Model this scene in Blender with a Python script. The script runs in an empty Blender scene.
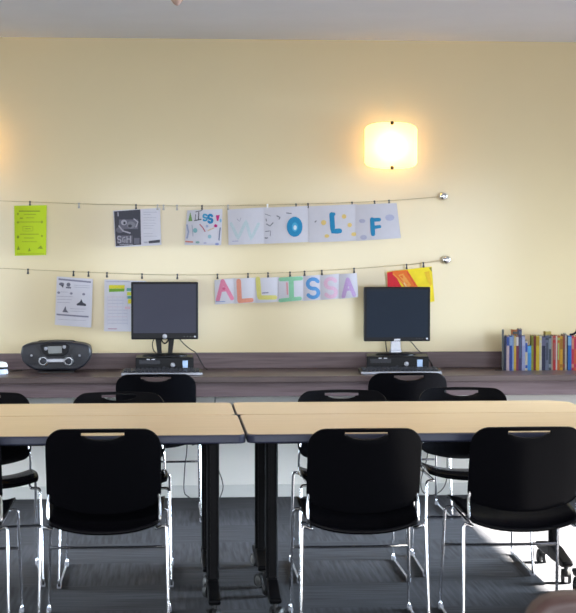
import bpy, bmesh, math, random
from mathutils import Vector, Matrix
random.seed(7)
SC = bpy.context.scene
C = SC.collection
PI = math.pi

# ------------------------------------------------------------------ camera
F = 1650.0
H = 1.425
D = 9.48                      # distance of the end wall
YAW = math.atan(115 / F)
PITCH = math.atan(56.5 / F)
ROT = Matrix.Rotation(-YAW, 3, 'Z') @ Matrix.Rotation(PI / 2 - PITCH, 3, 'X')
CAMP = Vector((0, 0, H))
cam_d = bpy.data.cameras.new('camera')
cam = bpy.data.objects.new('camera', cam_d)
C.objects.link(cam)
cam.location = CAMP
cam.rotation_euler = ROT.to_euler()
cam_d.sensor_fit = 'HORIZONTAL'
cam_d.sensor_width = 36
cam_d.lens = F / 576 * 36
cam_d.dof.use_dof = True
cam_d.dof.focus_distance = 7.6
cam_d.dof.aperture_fstop = 9.0
cam_d.clip_end = 100
SC.camera = cam


def at(px, py, Y):
    d = ROT @ Vector(((px - 288) / F, -(py - 306.5) / F, -1))
    return CAMP + d * (Y / d.y)


# ------------------------------------------------------------------ materials
def mat(name, col, rough=.5, metal=0., var=.06, scale=40., spec=.5, emit=None, estr=0., coat=0., croughness=.1, bump=0., col2=None):
    m = bpy.data.materials.new(name)
    m.use_nodes = True
    nt = m.node_tree
    b = nt.nodes['Principled BSDF']
    b.inputs['Roughness'].default_value = rough
    b.inputs['Metallic'].default_value = metal
    b.inputs['Specular IOR Level'].default_value = spec
    b.inputs['Coat Weight'].default_value = coat
    b.inputs['Coat Roughness'].default_value = croughness
    tc = nt.nodes.new('ShaderNodeTexCoord')
    no = nt.nodes.new('ShaderNodeTexNoise')
    no.inputs['Scale'].default_value = scale
    no.inputs['Detail'].default_value = 3
    nt.links.new(tc.outputs['Object'], no.inputs['Vector'])
    rp = nt.nodes.new('ShaderNodeValToRGB')
    rp.color_ramp.elements[0].position = .3
    rp.color_ramp.elements[1].position = .7
    a = tuple(max(0, c * (1 - var)) for c in col)
    z = col2 or tuple(min(1, c * (1 + var)) for c in col)
    rp.color_ramp.elements[0].color = (*a, 1)
    rp.color_ramp.elements[1].color = (*z, 1)
    nt.links.new(no.outputs['Fac'], rp.inputs['Fac'])
    nt.links.new(rp.outputs['Color'], b.inputs['Base Color'])
    if bump:
        bp = nt.nodes.new('ShaderNodeBump')
        bp.inputs['Strength'].default_value = bump
        bp.inputs['Distance'].default_value = .002
        nt.links.new(no.outputs['Fac'], bp.inputs['Height'])
        nt.links.new(bp.outputs['Normal'], b.inputs['Normal'])
    if emit:
        b.inputs['Emission Color'].default_value = (*emit, 1)
        b.inputs['Emission Strength'].default_value = estr
    return m


def s2l(r, g, b):
    f = lambda c: (c / 255 / 12.92) if c / 255 <= .04045 else ((c / 255 + .055) / 1.055) ** 2.4
    return (f(r), f(g), f(b))


M = {}
M['wall'] = mat('cream wall paint', (.68, .565, .34), .42, var=.012, scale=3, spec=.35, coat=.35, croughness=.13, bump=0)
M['wall_plain'] = mat('cream side wall paint', (.66, .60, .45), .6, var=.012, scale=3)
M['ceiling'] = mat('ceiling paint', (.80, .83, .94), .8, var=.015, scale=4)
M['base'] = mat('grey vinyl baseboard', (.70, .70, .67), .5, var=.03, scale=8)
M['black'] = mat('black plastic', (.006, .006, .008), .36, var=.15, scale=120, spec=.13)
M['blackseat'] = mat('black moulded shell', (.003, .003, .004), .27, var=.2, scale=260, spec=.07, bump=.05)
M['chrome'] = mat('polished chrome', (.78, .79, .83), .17, 1., var=.03, scale=30)
M['steel'] = mat('brushed steel', (.55, .56, .6), .32, 1., var=.08, scale=60)
M['darkmetal'] = mat('black powder coat', (.004, .004, .005), .45, .0, var=.2, scale=90, spec=.07)
M['edge'] = mat('slate blue table edging', (.030, .033, .060), .36, var=.06, scale=50, spec=.3)
M['rubber'] = mat('black rubber', (.012, .012, .013), .6, var=.2, scale=90)
M['greyrim'] = mat('grey caster rim', (.06, .06, .058), .45, var=.1, scale=60)
M['wire'] = mat('tarnished wire', (.34, .27, .15), .5, .3, var=.1, scale=60)
M['silver'] = mat('silver plastic', (.34, .345, .39), .3, .35, var=.06, scale=60)
M['charcoal'] = mat('charcoal plastic', (.017, .018, .025), .42, var=.12, scale=90, spec=.3)
M['screenL'] = mat('unlit grey screen', (.050, .050, .070), .6, var=.03, scale=6, spec=.12)
M['screenR'] = mat('unlit dark screen', (.016, .022, .034), .6, var=.03, scale=6, spec=.08)
M['whiteplastic'] = mat('white plastic', (.72, .72, .70), .4, var=.03, scale=50)
M['paper'] = mat('white paper', (.54, .525, .58), .8, var=.02, scale=20)
M['brass'] = mat('bronze finial', (.10, .065, .02), .35, .8, var=.1, scale=60)
M['leather'] = mat('brown leather', (.075, .038, .033), .5, var=.15, scale=18, bump=.3)
M['pagewhite'] = mat('book pages', (.62, .57, .46), .8, var=.1, scale=200)
M['ink'] = mat('grey ink', s2l(95, 95, 112), .8)
M['lightink'] = mat('faint grey ink', s2l(160, 158, 172), .8)
M['darkink'] = mat('dark ink', s2l(48, 48, 58), .8)
_ink = {}


def ink(r, g, b):
    k = (r, g, b)
    if k not in _ink:
        _ink[k] = mat('ink %d %d %d' % k, tuple(q * .86 for q in s2l(r, g, b)), .7, var=.07, scale=160)
    return _ink[k]


def wood_mat(name, c1, c2, rough, scale=(1.2, 14, 14), coat=0., spec=.5):
    m = bpy.data.materials.new(name)
    m.use_nodes = True
    nt = m.node_tree
    b = nt.nodes['Principled BSDF']
    b.inputs['Roughness'].default_value = rough
    b.inputs['Coat Weight'].default_value = coat
    b.inputs['Specular IOR Level'].default_value = spec
    tc = nt.nodes.new('ShaderNodeTexCoord')
    mp = nt.nodes.new('ShaderNodeMapping')
    mp.inputs['Scale'].default_value = scale
    n1 = nt.nodes.new('ShaderNodeTexNoise')
    n1.inputs['Scale'].default_value = 3.
    n1.inputs['Detail'].default_value = 6
    n1.inputs['Distortion'].default_value = .6
    rp = nt.nodes.new('ShaderNodeValToRGB')
    rp.color_ramp.elements[0].position = .32
    rp.color_ramp.elements[1].position = .68
    rp.color_ramp.elements[0].color = (*c1, 1)
    rp.color_ramp.elements[1].color = (*c2, 1)
    nt.links.new(tc.outputs['Object'], mp.inputs['Vector'])
    nt.links.new(mp.outputs['Vector'], n1.inputs['Vector'])
    nt.links.new(n1.outputs['Fac'], rp.inputs['Fac'])
    nt.links.new(rp.outputs['Color'], b.inputs['Base Color'])
    return m


M['maple'] = wood_mat('maple laminate', (.555, .39, .22), (.615, .44, .26), .34, spec=.4)
M['walnut'] = wood_mat('grey brown laminate', (.055, .036, .034), (.092, .062, .059), .32, (1.0, 20, 20), spec=.3)
M['walnutfront'] = wood_mat('grey brown laminate front', (.112, .076, .082), (.172, .124, .130), .42, (1.0, 20, 20), spec=.25)


def carpet_mat():
    m = bpy.data.materials.new('grey carpet tiles')
    m.use_nodes = True
    nt = m.node_tree
    N, L = nt.nodes, nt.links
    b = N['Principled BSDF']
    b.inputs['Roughness'].default_value = .85
    b.inputs['Specular IOR Level'].default_value = .25
    tc = N.new('ShaderNodeTexCoord')
    ck = N.new('ShaderNodeTexChecker')
    ck.inputs['Scale'].default_value = 2.0
    L.new(tc.outputs['Object'], ck.inputs['Vector'])
    ns = []
    for sc in ((3, 60, 1), (60, 3, 1)):
        mp = N.new('ShaderNodeMapping')
        mp.inputs['Scale'].default_value = sc
        L.new(tc.outputs['Object'], mp.inputs['Vector'])
        n = N.new('ShaderNodeTexNoise')
        n.inputs['Scale'].default_value = 1.0
        n.inputs['Detail'].default_value = 4
        L.new(mp.outputs['Vector'], n.inputs['Vector'])
        ns.append(n)
    mx = N.new('ShaderNodeMix')
    L.new(ck.outputs['Fac'], mx.inputs[0])
    L.new(ns[0].outputs['Fac'], mx.inputs[2])
    L.new(ns[1].outputs['Fac'], mx.inputs[3])
    # a tone of its own for each tile
    vm = N.new('ShaderNodeVectorMath')
    vm.operation = 'SCALE'
    vm.inputs['Scale'].default_value = 2.0
    L.new(tc.outputs['Object'], vm.inputs[0])
    fl = N.new('ShaderNodeVectorMath')
    fl.operation = 'FLOOR'
    L.new(vm.outputs[0], fl.inputs[0])
    wn = N.new('ShaderNodeTexWhiteNoise')
    L.new(fl.outputs[0], wn.inputs['Vector'])
    ad = N.new('ShaderNodeMath')
    ad.operation = 'MULTIPLY_ADD'
    ad.inputs[1].default_value = .16
    L.new(wn.outputs['Value'], ad.inputs[0])
    L.new(mx.outputs[0], ad.inputs[2])
    rp = N.new('ShaderNodeValToRGB')
    rp.color_ramp.elements[0].position = .38
    rp.color_ramp.elements[1].position = .80
    rp.color_ramp.elements[0].color = (.0145, .0145, .0165, 1)
    rp.color_ramp.elements[1].color = (.050, .050, .057, 1)
    L.new(ad.outputs[0], rp.inputs['Fac'])
    L.new(rp.outputs['Color'], b.inputs['Base Color'])
    bp = N.new('ShaderNodeBump')
    bp.inputs['Strength'].default_value = .4
    bp.inputs['Distance'].default_value = .003
    L.new(mx.outputs[0], bp.inputs['Height'])
    L.new(bp.outputs['Normal'], b.inputs['Normal'])
    return m


M['carpet'] = carpet_mat()


def glass_mat():
    m = bpy.data.materials.new('window glass')
    m.use_nodes = True
    nt = m.node_tree
    nt.nodes.clear()
    o = nt.nodes.new('ShaderNodeOutputMaterial')
    mx = nt.nodes.new('ShaderNodeMixShader')
    mx.inputs[0].default_value = .08
    t = nt.nodes.new('ShaderNodeBsdfTransparent')
    g = nt.nodes.new('ShaderNodeBsdfGlossy')
    g.inputs['Roughness'].default_value = .02
    nt.links.new(t.outputs[0], mx.inputs[1])
    nt.links.new(g.outputs[0], mx.inputs[2])
    nt.links.new(mx.outputs[0], o.inputs[0])
    return m


M['glass'] = glass_mat()


# ------------------------------------------------------------------ mesh helpers
class MB:
    def __init__(s):
        s.v, s.f, s.m = [], [], []

    def add(s, vs, fs, mi=0):
        o = len(s.v)
        s.v += [tuple(v) for v in vs]
        for f in fs:
            s.f.append(tuple(i + o for i in f))
            s.m.append(mi)
        return s

    def box(s, lo, hi, mi=0):
        x0, y0, z0 = lo
        x1, y1, z1 = hi
        return s.add([(x0, y0, z0), (x1, y0, z0), (x1, y1, z0), (x0, y1, z0), (x0, y0, z1), (x1, y0, z1), (x1, y1, z1), (x0, y1, z1)],
                     [(0, 3, 2, 1), (4, 5, 6, 7), (0, 1, 5, 4), (1, 2, 6, 5), (2, 3, 7, 6), (3, 0, 4, 7)], mi)

    def cyl(s, p0, p1, r0, r1=None, n=14, mi=0):
        r1 = r0 if r1 is None else r1
        p0, p1 = Vector(p0), Vector(p1)
        d = (p1 - p0).normalized()
        a = d.orthogonal().normalized()
        b = d.cross(a)
        vs = []
        for p, r in ((p0, r0), (p1, r1)):
            for i in range(n):
                t = 2 * PI * i / n
                vs.append(p + a * (r * math.cos(t)) + b * (r * math.sin(t)))
        fs = [(i, (i + 1) % n, n + (i + 1) % n, n + i) for i in range(n)]
        fs += [tuple(range(n - 1, -1, -1)), tuple(range(n, 2 * n))]
        return s.add(vs, fs, mi)

    def lathe(s, prof, c=(0, 0, 0), axis='Z', n=20, mi=0):
        vs, fs = [], []
        c = Vector(c)
        for r, h in prof:
            for i in range(n):
                t = 2 * PI * i / n
                x, y = r * math.cos(t), r * math.sin(t)
                vs.append(c + (Vector((x, y, h)) if axis == 'Z' else Vector((x, -h, y)) if axis == 'Y' else Vector((h, x, y))))
        m = len(prof)
        for j in range(m - 1):
            for i in range(n):
                fs.append((j * n + i, j * n + (i + 1) % n, (j + 1) * n + (i + 1) % n, (j + 1) * n + i))
        fs += [tuple(range(n - 1, -1, -1)), tuple(range((m - 1) * n, m * n))]
        return s.add(vs, fs, mi)

    def tube(s, pts, r, n=8, mi=0, closed=False):
        pts = [Vector(p) for p in pts]
        m = len(pts)
        vs, fs = [], []
        up = None
        for i in range(m):
            if closed:
                t = (pts[(i + 1) % m] - pts[i - 1]).normalized()
            else:
                t = (pts[min(i + 1, m - 1)] - pts[max(i - 1, 0)]).normalized()
            if up is None:
                up = t.orthogonal().normalized()
            up = (up - t * up.dot(t)).normalized()
            b = t.cross(up)
            for k in range(n):
                a = 2 * PI * k / n
                vs.append(pts[i] + up * (r * math.cos(a)) + b * (r * math.sin(a)))
        for i in range(m if closed else m - 1):
            j = (i + 1) % m
            for k in range(n):
                fs.append((i * n + k, i * n + (k + 1) % n, j * n + (k + 1) % n, j * n + k))
        if not closed:
            fs += [tuple(range(n - 1, -1, -1)), tuple(range((m - 1) * n, m * n))]
        return s.add(vs, fs, mi)

    def prism(s, poly, y0, y1, mi=0):     # poly in x,z
        n = len(poly)
        vs = [(x, y0, z) for x, z in poly] + [(x, y1, z) for x, z in poly]
        fs = [tuple(range(n)), tuple(range(2 * n - 1, n - 1, -1))]
        fs += [(i, n + i, n + (i + 1) % n, (i + 1) % n) for i in range(n)]
        return s.add(vs, fs, mi)

    def slab(s, poly, z0, z1, mi=0, mtop=None):      # poly in x,y
        n = len(poly)
        vs = [(x, y, z0) for x, y in poly] + [(x, y, z1) for x, y in poly]
        s.add(vs, [tuple(range(n - 1, -1, -1))] + [(i, (i + 1) % n, n + (i + 1) % n, n + i) for i in range(n)], mi)
        s.f.append(tuple(len(s.v) - n + i for i in range(n)))
        s.m.append(mi if mtop is None else mtop)
        return s

    def grid(s, fn, nu, nv, mi=0):
        vs = [fn(i / nu, j / nv) for j in range(nv + 1) for i in range(nu + 1)]
        fs = [(j * (nu + 1) + i, j * (nu + 1) + i + 1, (j + 1) * (nu + 1) + i + 1, (j + 1) * (nu + 1) + i) for j in range(nv) for i in range(nu)]
        return s.add(vs, fs, mi)

    def build(s, name, mats, parent=None, smooth=False, bevel=0., seg=2, fix=True, loc=None):
        me = bpy.data.meshes.new(name)
        me.from_pydata(s.v, [], s.f)
        if not isinstance(mats, (list, tuple)):
            mats = [mats]
        for m in mats:
            me.materials.append(m)
        for p, mi in zip(me.polygons, s.m):
            p.material_index = mi
        if fix:
            bm = bmesh.new()
            bm.from_mesh(me)
            bmesh.ops.recalc_face_normals(bm, faces=bm.faces)
            bm.to_mesh(me)
            bm.free()
        o = bpy.data.objects.new(name, me)
        C.objects.link(o)
        if parent:
            o.parent = parent
        if loc:
            o.location = loc
        if bevel:
            bv = o.modifiers.new('bevel', 'BEVEL')
            bv.width = bevel
            bv.segments = seg
            bv.limit_method = 'ANGLE'
            bv.angle_limit = .6
        if smooth:
            me.shade_smooth()
            me.set_sharp_from_angle(angle=.7)
        return o


def smooth_path(pts, n=6, closed=False):
    P = [Vector(p) for p in pts]
    m = len(P)
    out = []
    for i in range(m if closed else m - 1):
        p0 = P[i - 1] if (closed or i > 0) else P[0]
        p1 = P[i]
        p2 = P[(i + 1) % m]
        p3 = P[(i + 2) % m] if (closed or i + 2 < m) else P[-1]
        for k in range(n):
            t = k / n
            out.append(.5 * ((2 * p1) + (p2 - p0) * t + (2 * p0 - 5 * p1 + 4 * p2 - p3) * t * t + (3 * p1 - p0 - 3 * p2 + p3) * t ** 3))
    if not closed:
        out.append(P[-1])
    return out


def round_path(pts, r, n=5):
    """polyline with its corners rounded off"""
    P = [Vector(p) for p in pts]
    out = [P[0]]
    for i in range(1, len(P) - 1):
        a, b, c = P[i - 1], P[i], P[i + 1]
        d1, d2 = (a - b), (c - b)
        q = min(r, d1.length * .45, d2.length * .45)
        s, e = b + d1.normalized() * q, b + d2.normalized() * q
        for k in range(n + 1):
            t = k / n
            out.append((1 - t) ** 2 * s + 2 * t * (1 - t) * b + t * t * e)
    out.append(P[-1])
    return out


def round_poly(pts, r, n=4):
    m = len(pts)
    out = []
    for i in range(m):
        a, b, c = Vector(pts[i - 1]), Vector(pts[i]), Vector(pts[(i + 1) % m])
        rr = r[i] if isinstance(r, (list, tuple)) else r
        d1, d2 = a - b, c - b
        q = min(rr, d1.length * .49, d2.length * .49)
        s, e = b + d1.normalized() * q, b + d2.normalized() * q
        for k in range(n + 1):
            t = k / n
            p = (1 - t) ** 2 * s + 2 * t * (1 - t) * b + t * t * e
            out.append((p.x, p.y))
    return out


def tag(o, label, cat, group=None):
    o['label'] = label
    o['category'] = cat
    if group:
        o['group'] = group
    return o


def thing(name, label, cat, loc, rz=0., group=None):
    o = bpy.data.objects.new(name, None)
    o.empty_display_size = .1
    C.objects.link(o)
    o.location = loc
    o.rotation_euler = (0, 0, rz)
    return tag(o, label, cat, group)


def struct(o):
    o['kind'] = 'structure'
    return o


def dup(root, label, loc, rz=0., group=None):
    r = root.copy()
    C.objects.link(r)
    r.location = loc
    r.rotation_euler = (0, 0, rz)
    r['label'] = label
    if group:
        r['group'] = group
    for ch in list(root.children):
        c = ch.copy()
        C.objects.link(c)
        c.parent = r
        for g in list(ch.children):
            d = g.copy()
            C.objects.link(d)
            d.parent = c
    return r


# ------------------------------------------------------------------ room shell
XL, XR, YB, ZC = -4.2, 4.6, -2.2, 2.63
struct(MB().box((XL - .2, YB - .2, -.1), (XR + .2, D + .2, 0)).build('floor', M['carpet']))
struct(MB().box((XL - .2, YB - .2, ZC), (XR + .2, D + .2, ZC + .1)).build('ceiling', M['ceiling']))
struct(MB().box((XL - .2, D, 0), (XR + .2, D + .15, ZC)).build('wall_back', M['wall']))


def wall_with_holes(name, axis, c0, c1, a0, a1, holes):
    """axis 'X': wall plane at x in c0..c1 running along y; 'Y': at y in c0..c1 along x. holes: (u0,u1,z0,z1), sorted by u."""
    mb = MB()

    def put(u0, u1, z0, z1):
        if axis == 'X':
            mb.box((c0, u0, z0), (c1, u1, z1))
        else:
            mb.box((u0, c0, z0), (u1, c1, z1))
    u = a0
    for (h0, h1, z0, z1) in holes:
        put(u, h0, 0, ZC)
        put(h0, h1, 0, z0)
        put(h0, h1, z1, ZC)
        u = h1
    put(u, a1, 0, ZC)
    return struct(mb.build(name, M['wall_plain']))


WR = [(3.3, 6.1, .5, 2.2), (6.72, 9.1, .06, 2.12)]
WB = [(-3.6, -1.9, .16, 2.29), (-1.0, .8, .16, 2.29), (1.5, 4.3, .16, 2.29)]
wall_with_holes('wall_right', 'X', XR, XR + .15, YB, D, WR)
WL = [(3.6, 6.2, .3, 2.1), (6.7, 9.0, .06, 2.1)]
wall_with_holes('wall_left', 'X', XL - .15, XL, YB, D, WL)
wall_with_holes('wall_front', 'Y', YB - .15, YB, XL, XR, WB)
wn = 0


def window(axis, c, u0, u1, z0, z1, muls, trans):
    global wn
    wn += 1
    t = .03
    mb = MB()

    def put(m, a0, a1, b0, b1, d=.03):
        if axis == 'X':
            m.box((c - d, a0, b0), (c + d, a1, b1))
        else:
            m.box((a0, c - d, b0), (a1, c + d, b1))
    put(mb, u0, u1, z0, z0 + 2 * t)
    put(mb, u0, u1, z1 - 2 * t, z1)
    put(mb, u0, u0 + 2 * t, z0, z1)
    put(mb, u1 - 2 * t, u1, z0, z1)
    for k in muls:
        put(mb, k - t, k + t, z0, z1)
    if trans:
        put(mb, u0, u1, trans - t, trans + t)
    fr = struct(mb.build('window_%d' % wn, M['whiteplastic']))
    g = MB()
    put(g, u0 + .02, u1 - .02, z0 + .02, z1 - .02, .003)
    struct(g.build('window_glass', M['glass'], fr))


window('X', XR + .07, *WR[0], [4.7], None)
window('X', XR + .07, *WR[1], [], None)
window('X', XL - .07, *WL[0], [4.9], None)
window('X', XL - .07, *WL[1], [], None)
window('Y', YB - .07, *WB[0], [-2.75], 1.08)
window('Y', YB - .07, *WB[1], [-.1], 1.08)
window('Y', YB - .07, *WB[2], [2.3, 3.2, 3.85], 1.08)

struct(MB().box((XL, D - .012, 0), (XR, D, .072)).build('baseboard_back', M['base'], bevel=.003))
struct(MB().box((XR - .012, YB, 0), (XR, D - .012, .1)).build('baseboard_right', M['base'], bevel=.003))
struct(MB().box((XL, YB, 0), (XL + .012, D - .012, .1)).build('baseboard_left', M['base'], bevel=.003))

# ------------------------------------------------------------------ counter along the wall
CZ = .744
CF = D - .62                       # front edge
ct = thing('counter', 'long grey brown laminate counter running along the cream wall', 'counter', (0, D, 0))
MB().box((XL + .02, -.62, CZ - .033), (XR - .02, -.001, CZ)).build('worktop', M['walnut'], ct, bevel=.003)
struct(MB().box((XL + .02, D - .022, CZ + .0005), (XR - .02, D - .001, CZ + .092)).build('trim_1', M['walnutfront'], bevel=.002))
MB().box((XL + .02, -.585, CZ - .112), (XR - .02, -.565, CZ - .0335)).build('apron', M['walnutfront'], ct, bevel=.002)
for i, x in enumerate((-3.2, 3.4)):
    MB().box((x - .02, -.56, .0), (x + .02, -.016, CZ - .034)).build('support_panel', M['walnutfront'], ct, bevel=.002)

M['low_panel'] = mat('off white low wall panel', (.92, .90, .85), .5, var=.012, scale=3)  # separate off-white panel, paler than the wall above the counter
struct(MB().box((XL, D - .006, .0725), (XR, D - .0005, .708)).build('trim_2', M['low_panel']))

# ------------------------------------------------------------------ chairs (sitter faces +y)
def make_chair():
    t = thing('stacking_chair', '', 'chair', (0, 0, 0), 0, 'black stacking chairs around the tables and counter')
    W, R = .208, .062
    zt0, zb0 = .782, .50

    def top(s):
        e = max(0, abs(s) * W - (W - R)) / R
        return zt0 - R * (1 - math.sqrt(max(0, 1 - e * e))) - .006 * s * s

    def bot(s):
        e = max(0, abs(s) * W - (W - .035)) / .035
        return zb0 - .042 * (1 - s * s) + .035 * (1 - math.sqrt(max(0, 1 - e * e)))
    nu = 44
    us = [math.sin((i / nu - .5) * PI) * .35 + (i / nu - .5) * 2 * .65 for i in range(nu + 1)]
    slot0, slot1, SW = .013, .041, .36
    # rows: distances below the top edge, then fractions down to the lower edge
    vs, idx = [], {}
    rows = ['t0', 't1', 's0', 's1', 's2', 's3'] + list(range(1, 13))

    def zrow(s, r):
        T, B = top(s), bot(s)
        q = abs(s) / SW
        d1 = slot0 + .004 * 0
        dip = (slot1 - slot0) * (math.sqrt(max(0, 1 - min(1, q) ** 2.4)))
        z_s0 = T - slot0
        z_s3 = T - slot0 - .012 - max(dip - .012, 0) * 1.0
        if q > 1:
            z_s3 = T - slot0 - .012
        if r == 't0':
            return T
        if r == 't1':
            return T - slot0 * .5
        if r == 's0':
            return z_s0
        if r == 's1':
            return z_s0 + (z_s3 - z_s0) * .33
        if r == 's2':
            return z_s0 + (z_s3 - z_s0) * .66
        if r == 's3':
            return z_s3
        return z_s3 + (B - z_s3) * (r / 12)

    def ypos(s, z):
        lean = -.185 - (z - .46) * .30 + .04 * max(0, .56 - z)
        return lean + .045 * s * s - .02
    for j, r in enumerate(rows):
        for i, s in enumerate(us):
            z = zrow(s, r)
            vs.append((s * W, ypos(s, z), z))
    fs = []
    n1 = nu + 1
    for j in range(len(rows) - 1):
        for i in range(nu):
            sc = .5 * (us[i] + us[i + 1])
            if rows[j] in ('s0', 's1', 's2') and abs(sc) < SW:
                continue
            fs.append((j * n1 + i, j * n1 + i + 1, (j + 1) * n1 + i + 1, (j + 1) * n1 + i))
    o = MB().add(vs, fs).build('backrest', M['blackseat'], t, smooth=True)
    so = o.modifiers.new('solid', 'SOLIDIFY')
    so.thickness = .011
    so.offset = 0
    bv = o.modifiers.new('bevel', 'BEVEL')
    bv.width = .003
    bv.segments = 2
    bv.limit_method = 'ANGLE'
    bv.angle_limit = .9

    def seat(u, v):
        s = (u - .5) * 2
        y = -.225 + .455 * v
        w = .222 - .02 * (1 - v) ** 2 - .05 * max(0, abs(v - .5) * 2 - .78) ** 1.3
        cv = (v - .5) * 2
        z = .421 + .034 * v - .016 * (1 - s * s) * (1 - .4 * v) + .018 * (abs(s) ** 3)
        z += -.022 * max(0, (v - .74) / .26) ** 2 - .012 * max(0, (.22 - v) / .22) ** 2
        yy = y - .018 * (1 - s * s) * (1 if v < .5 else -1) * abs(cv) ** 2
        return (s * w, yy, z)
    o = MB().grid(seat, 24, 24).build('seat', M['blackseat'], t, smooth=True)
    so = o.modifiers.new('solid', 'SOLIDIFY')
    so.thickness = .012
    so.offset = 0
    r = .0062
    for sx in (-1, 1):
        X = .236 * sx
        pts = [(.19 * sx, -.10, .404), (.19 * sx, -.205, .402), (.228 * sx, -.215, .420), (X, -.26, .0078), (X, .272, .0078), (.226 * sx, .215, .415), (.19 * sx, .200, .412), (.19 * sx, -.09, .404)]
        f = MB().tube(round_path(pts, .03, 6), r, 10).build('side_frame', M['chrome'], t, smooth=True)
        for yy in (-.235, .245):
            MB().box((X - .009, yy - .017, 0), (X + .009, yy + .017, .019)).build('glide', M['silver'], f, bevel=.004)
        MB().tube(smooth_path([(.196 * sx, -.16, .404), (.2035 * sx, -.193, .43), (.2035 * sx, -.184, .50), (.190 * sx, -.1865, .58)], 5), r * .9, 8).build('back_upright', M['chrome'], t, smooth=True)
    MB().tube([(-.231, .238, .258), (-.1, .238, .256), (.1, .238, .256), (.231, .238, .258)], .0058, 8).build('crossbar', M['chrome'], t, smooth=True)
    return t


chair0 = make_chair()
used = [False]


def chair(label, px, py, Y, yo, face=1, rz=0.):
    """px: the middle of the backrest's top edge in the photo, found at distance Y; yo: distance of the chair's own middle"""
    p = at(px, py, Y)
    dy = yo - Y
    loc = (p.x - math.sin(rz) * dy * 0, yo, 0)
    a = (0 if face > 0 else PI) + rz
    if not used[0]:
        used[0] = True
        chair0.location = loc
        chair0.rotation_euler = (0, 0, a)
        chair0['label'] = label
        return chair0
    return dup(chair0, label, loc, a)


NY = 6.245
chair('black chair seen whole from behind at the near side of the left table', 102.5, 429, 5.95, NY)
chair('black chair seen from behind at the right table, next to the gap between the tables', 365, 427, 5.95, NY - .05)
chair('black chair seen from behind at the right table, sunlit carpet beyond its legs', 527.5, 427, 5.95, NY - .04)
chair('black near side chair at the left table, nearly all cut off by the picture edge', -60, 430, 5.95, NY)
FY = 7.27
chair('black chair behind the left table below the boombox, cut off by the left picture edge', -7, 391, 7.57, FY - .05, -1, .13)
chair('black chair facing us behind the left table, just before the left computer', 119.5, 391, 7.57, FY - .06, -1, .0)
chair('black chair facing us behind the right table, nearer the gap between tables', 339.5, 390, 7.63, FY - .02, -1, 0)
chair('black chair facing us behind the right table, nearer the books', 457.5, 388.5, 7.70, FY + .08, -1, -.03)
chair('black chair with its back to us drawn up to the counter at the left computer', 156, 374, 8.66, 8.86)
chair('black chair with its back to us drawn up to the counter at the right computer', 406.5, 373, 8.66, 8.86)


# ------------------------------------------------------------------ tables
def make_table(dp, name_label, loc):
    t = thing('folding_table', name_label, 'table', loc, 0, 'maple topped tables pushed together in two rows')
    L2, d2, ch, cs = .762, dp / 2, .075, .022
    poly = [(-L2 + cs, -d2), (L2 - ch, -d2), (L2, -d2 + ch), (L2, d2 - ch), (L2 - ch, d2), (-L2 + cs, d2), (-L2, d2 - cs), (-L2, -d2 + cs)]
    poly = round_poly(poly, .012, 3)
    inner = [(x * (1 - .004 / L2), y * (1 - .004 / d2)) for x, y in poly]
    top = MB().slab(inner, .7365, .7385).build('tabletop', M['maple'], t)
    MB().slab(poly, .7035, .7363).build('edge_band', M['edge'], t, bevel=.006, seg=3, smooth=True)
    MB().box((-.64, -.02, .66), (.64, .02, .699)).build('beam', M['darkmetal'], t, bevel=.004)
    for sx in (-1, 1):
        X = .648 * sx
        MB().box((X - .02, -d2 + .12, .688), (X + .02, d2 - .12, .7032)).build('top_bracket', M['darkmetal'], t, bevel=.004)
        c = MB()
        c.cyl((X - .0115, 0, .09), (X - .0115, 0, .684), .0135, n=16)
        c.cyl((X + .0115, 0, .09), (X + .0115, 0, .684), .0135, n=16)
        c.box((X - .012, -.028, .09), (X + .012, .028, .684))
        c.build('column', M['darkmetal'], t, smooth=True)
        fd = .235
        poly2 = [(-fd - .03, .082), (-fd + .0, .070), (fd, .070), (fd + .03, .082), (fd + .028, .096), (.06, .128), (-.06, .128), (-fd - .028, .096)]
        fmb = MB()
        n = len(poly2)
        vs = [(X - .024, y, z) for y, z in poly2] + [(X + .024, y, z) for y, z in poly2]
        fmb.add(vs, [tuple(range(n)), tuple(range(2 * n - 1, n - 1, -1))] + [(i, (i + 1) % n, n + (i + 1) % n, n + i) for i in range(n)])
        ft = fmb.build('foot', M['darkmetal'], t, bevel=.008, seg=3)
        for sy in (-1, 1):
            a = random.choice((-.5, .35, .6, -.25))
            cm = MB()
            base = Vector((X, sy * fd, 0))
            ax = Vector((math.cos(a), math.sin(a), 0))
            fw = Vector((-math.sin(a), math.cos(a), 0)) * .012
            for side in (-1, 1):
                c0 = base + fw + ax * (side * .007) + Vector((0, 0, .031))
                c1 = base + fw + ax * (side * .022) + Vector((0, 0, .031))
                cm.cyl(c0, c1, .031, .029, 20, 0)
                cm.cyl(c1, c1 + ax * (side * .0015), .02, .018, 16, 1)
            cm.cyl(base + Vector((0, 0, .03)), base + Vector((0, 0, .074)), .010, n=12)
            cm.build('caster', [M['rubber'], M['greyrim']], ft, smooth=True)
    return t


RX, LX = .264 + .762, .260 - .762
rear = make_table(.55, 'maple topped table on casters, far table of the right pair', (RX, 7.145, 0))
dup(rear, 'maple topped table on casters, far table of the left pair', (LX, 7.145 - .004, 0), PI)
front = make_table(.735, 'maple topped table on casters, near table of the right pair', (RX + .010, 6.498, 0))
dup(front, 'maple topped table on casters, near table of the left pair, blue grey front edge', (LX + .009, 6.498 - .008, 0), PI)


# ------------------------------------------------------------------ wires on the wall
WY = D - .05
PY = D - .052


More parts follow.
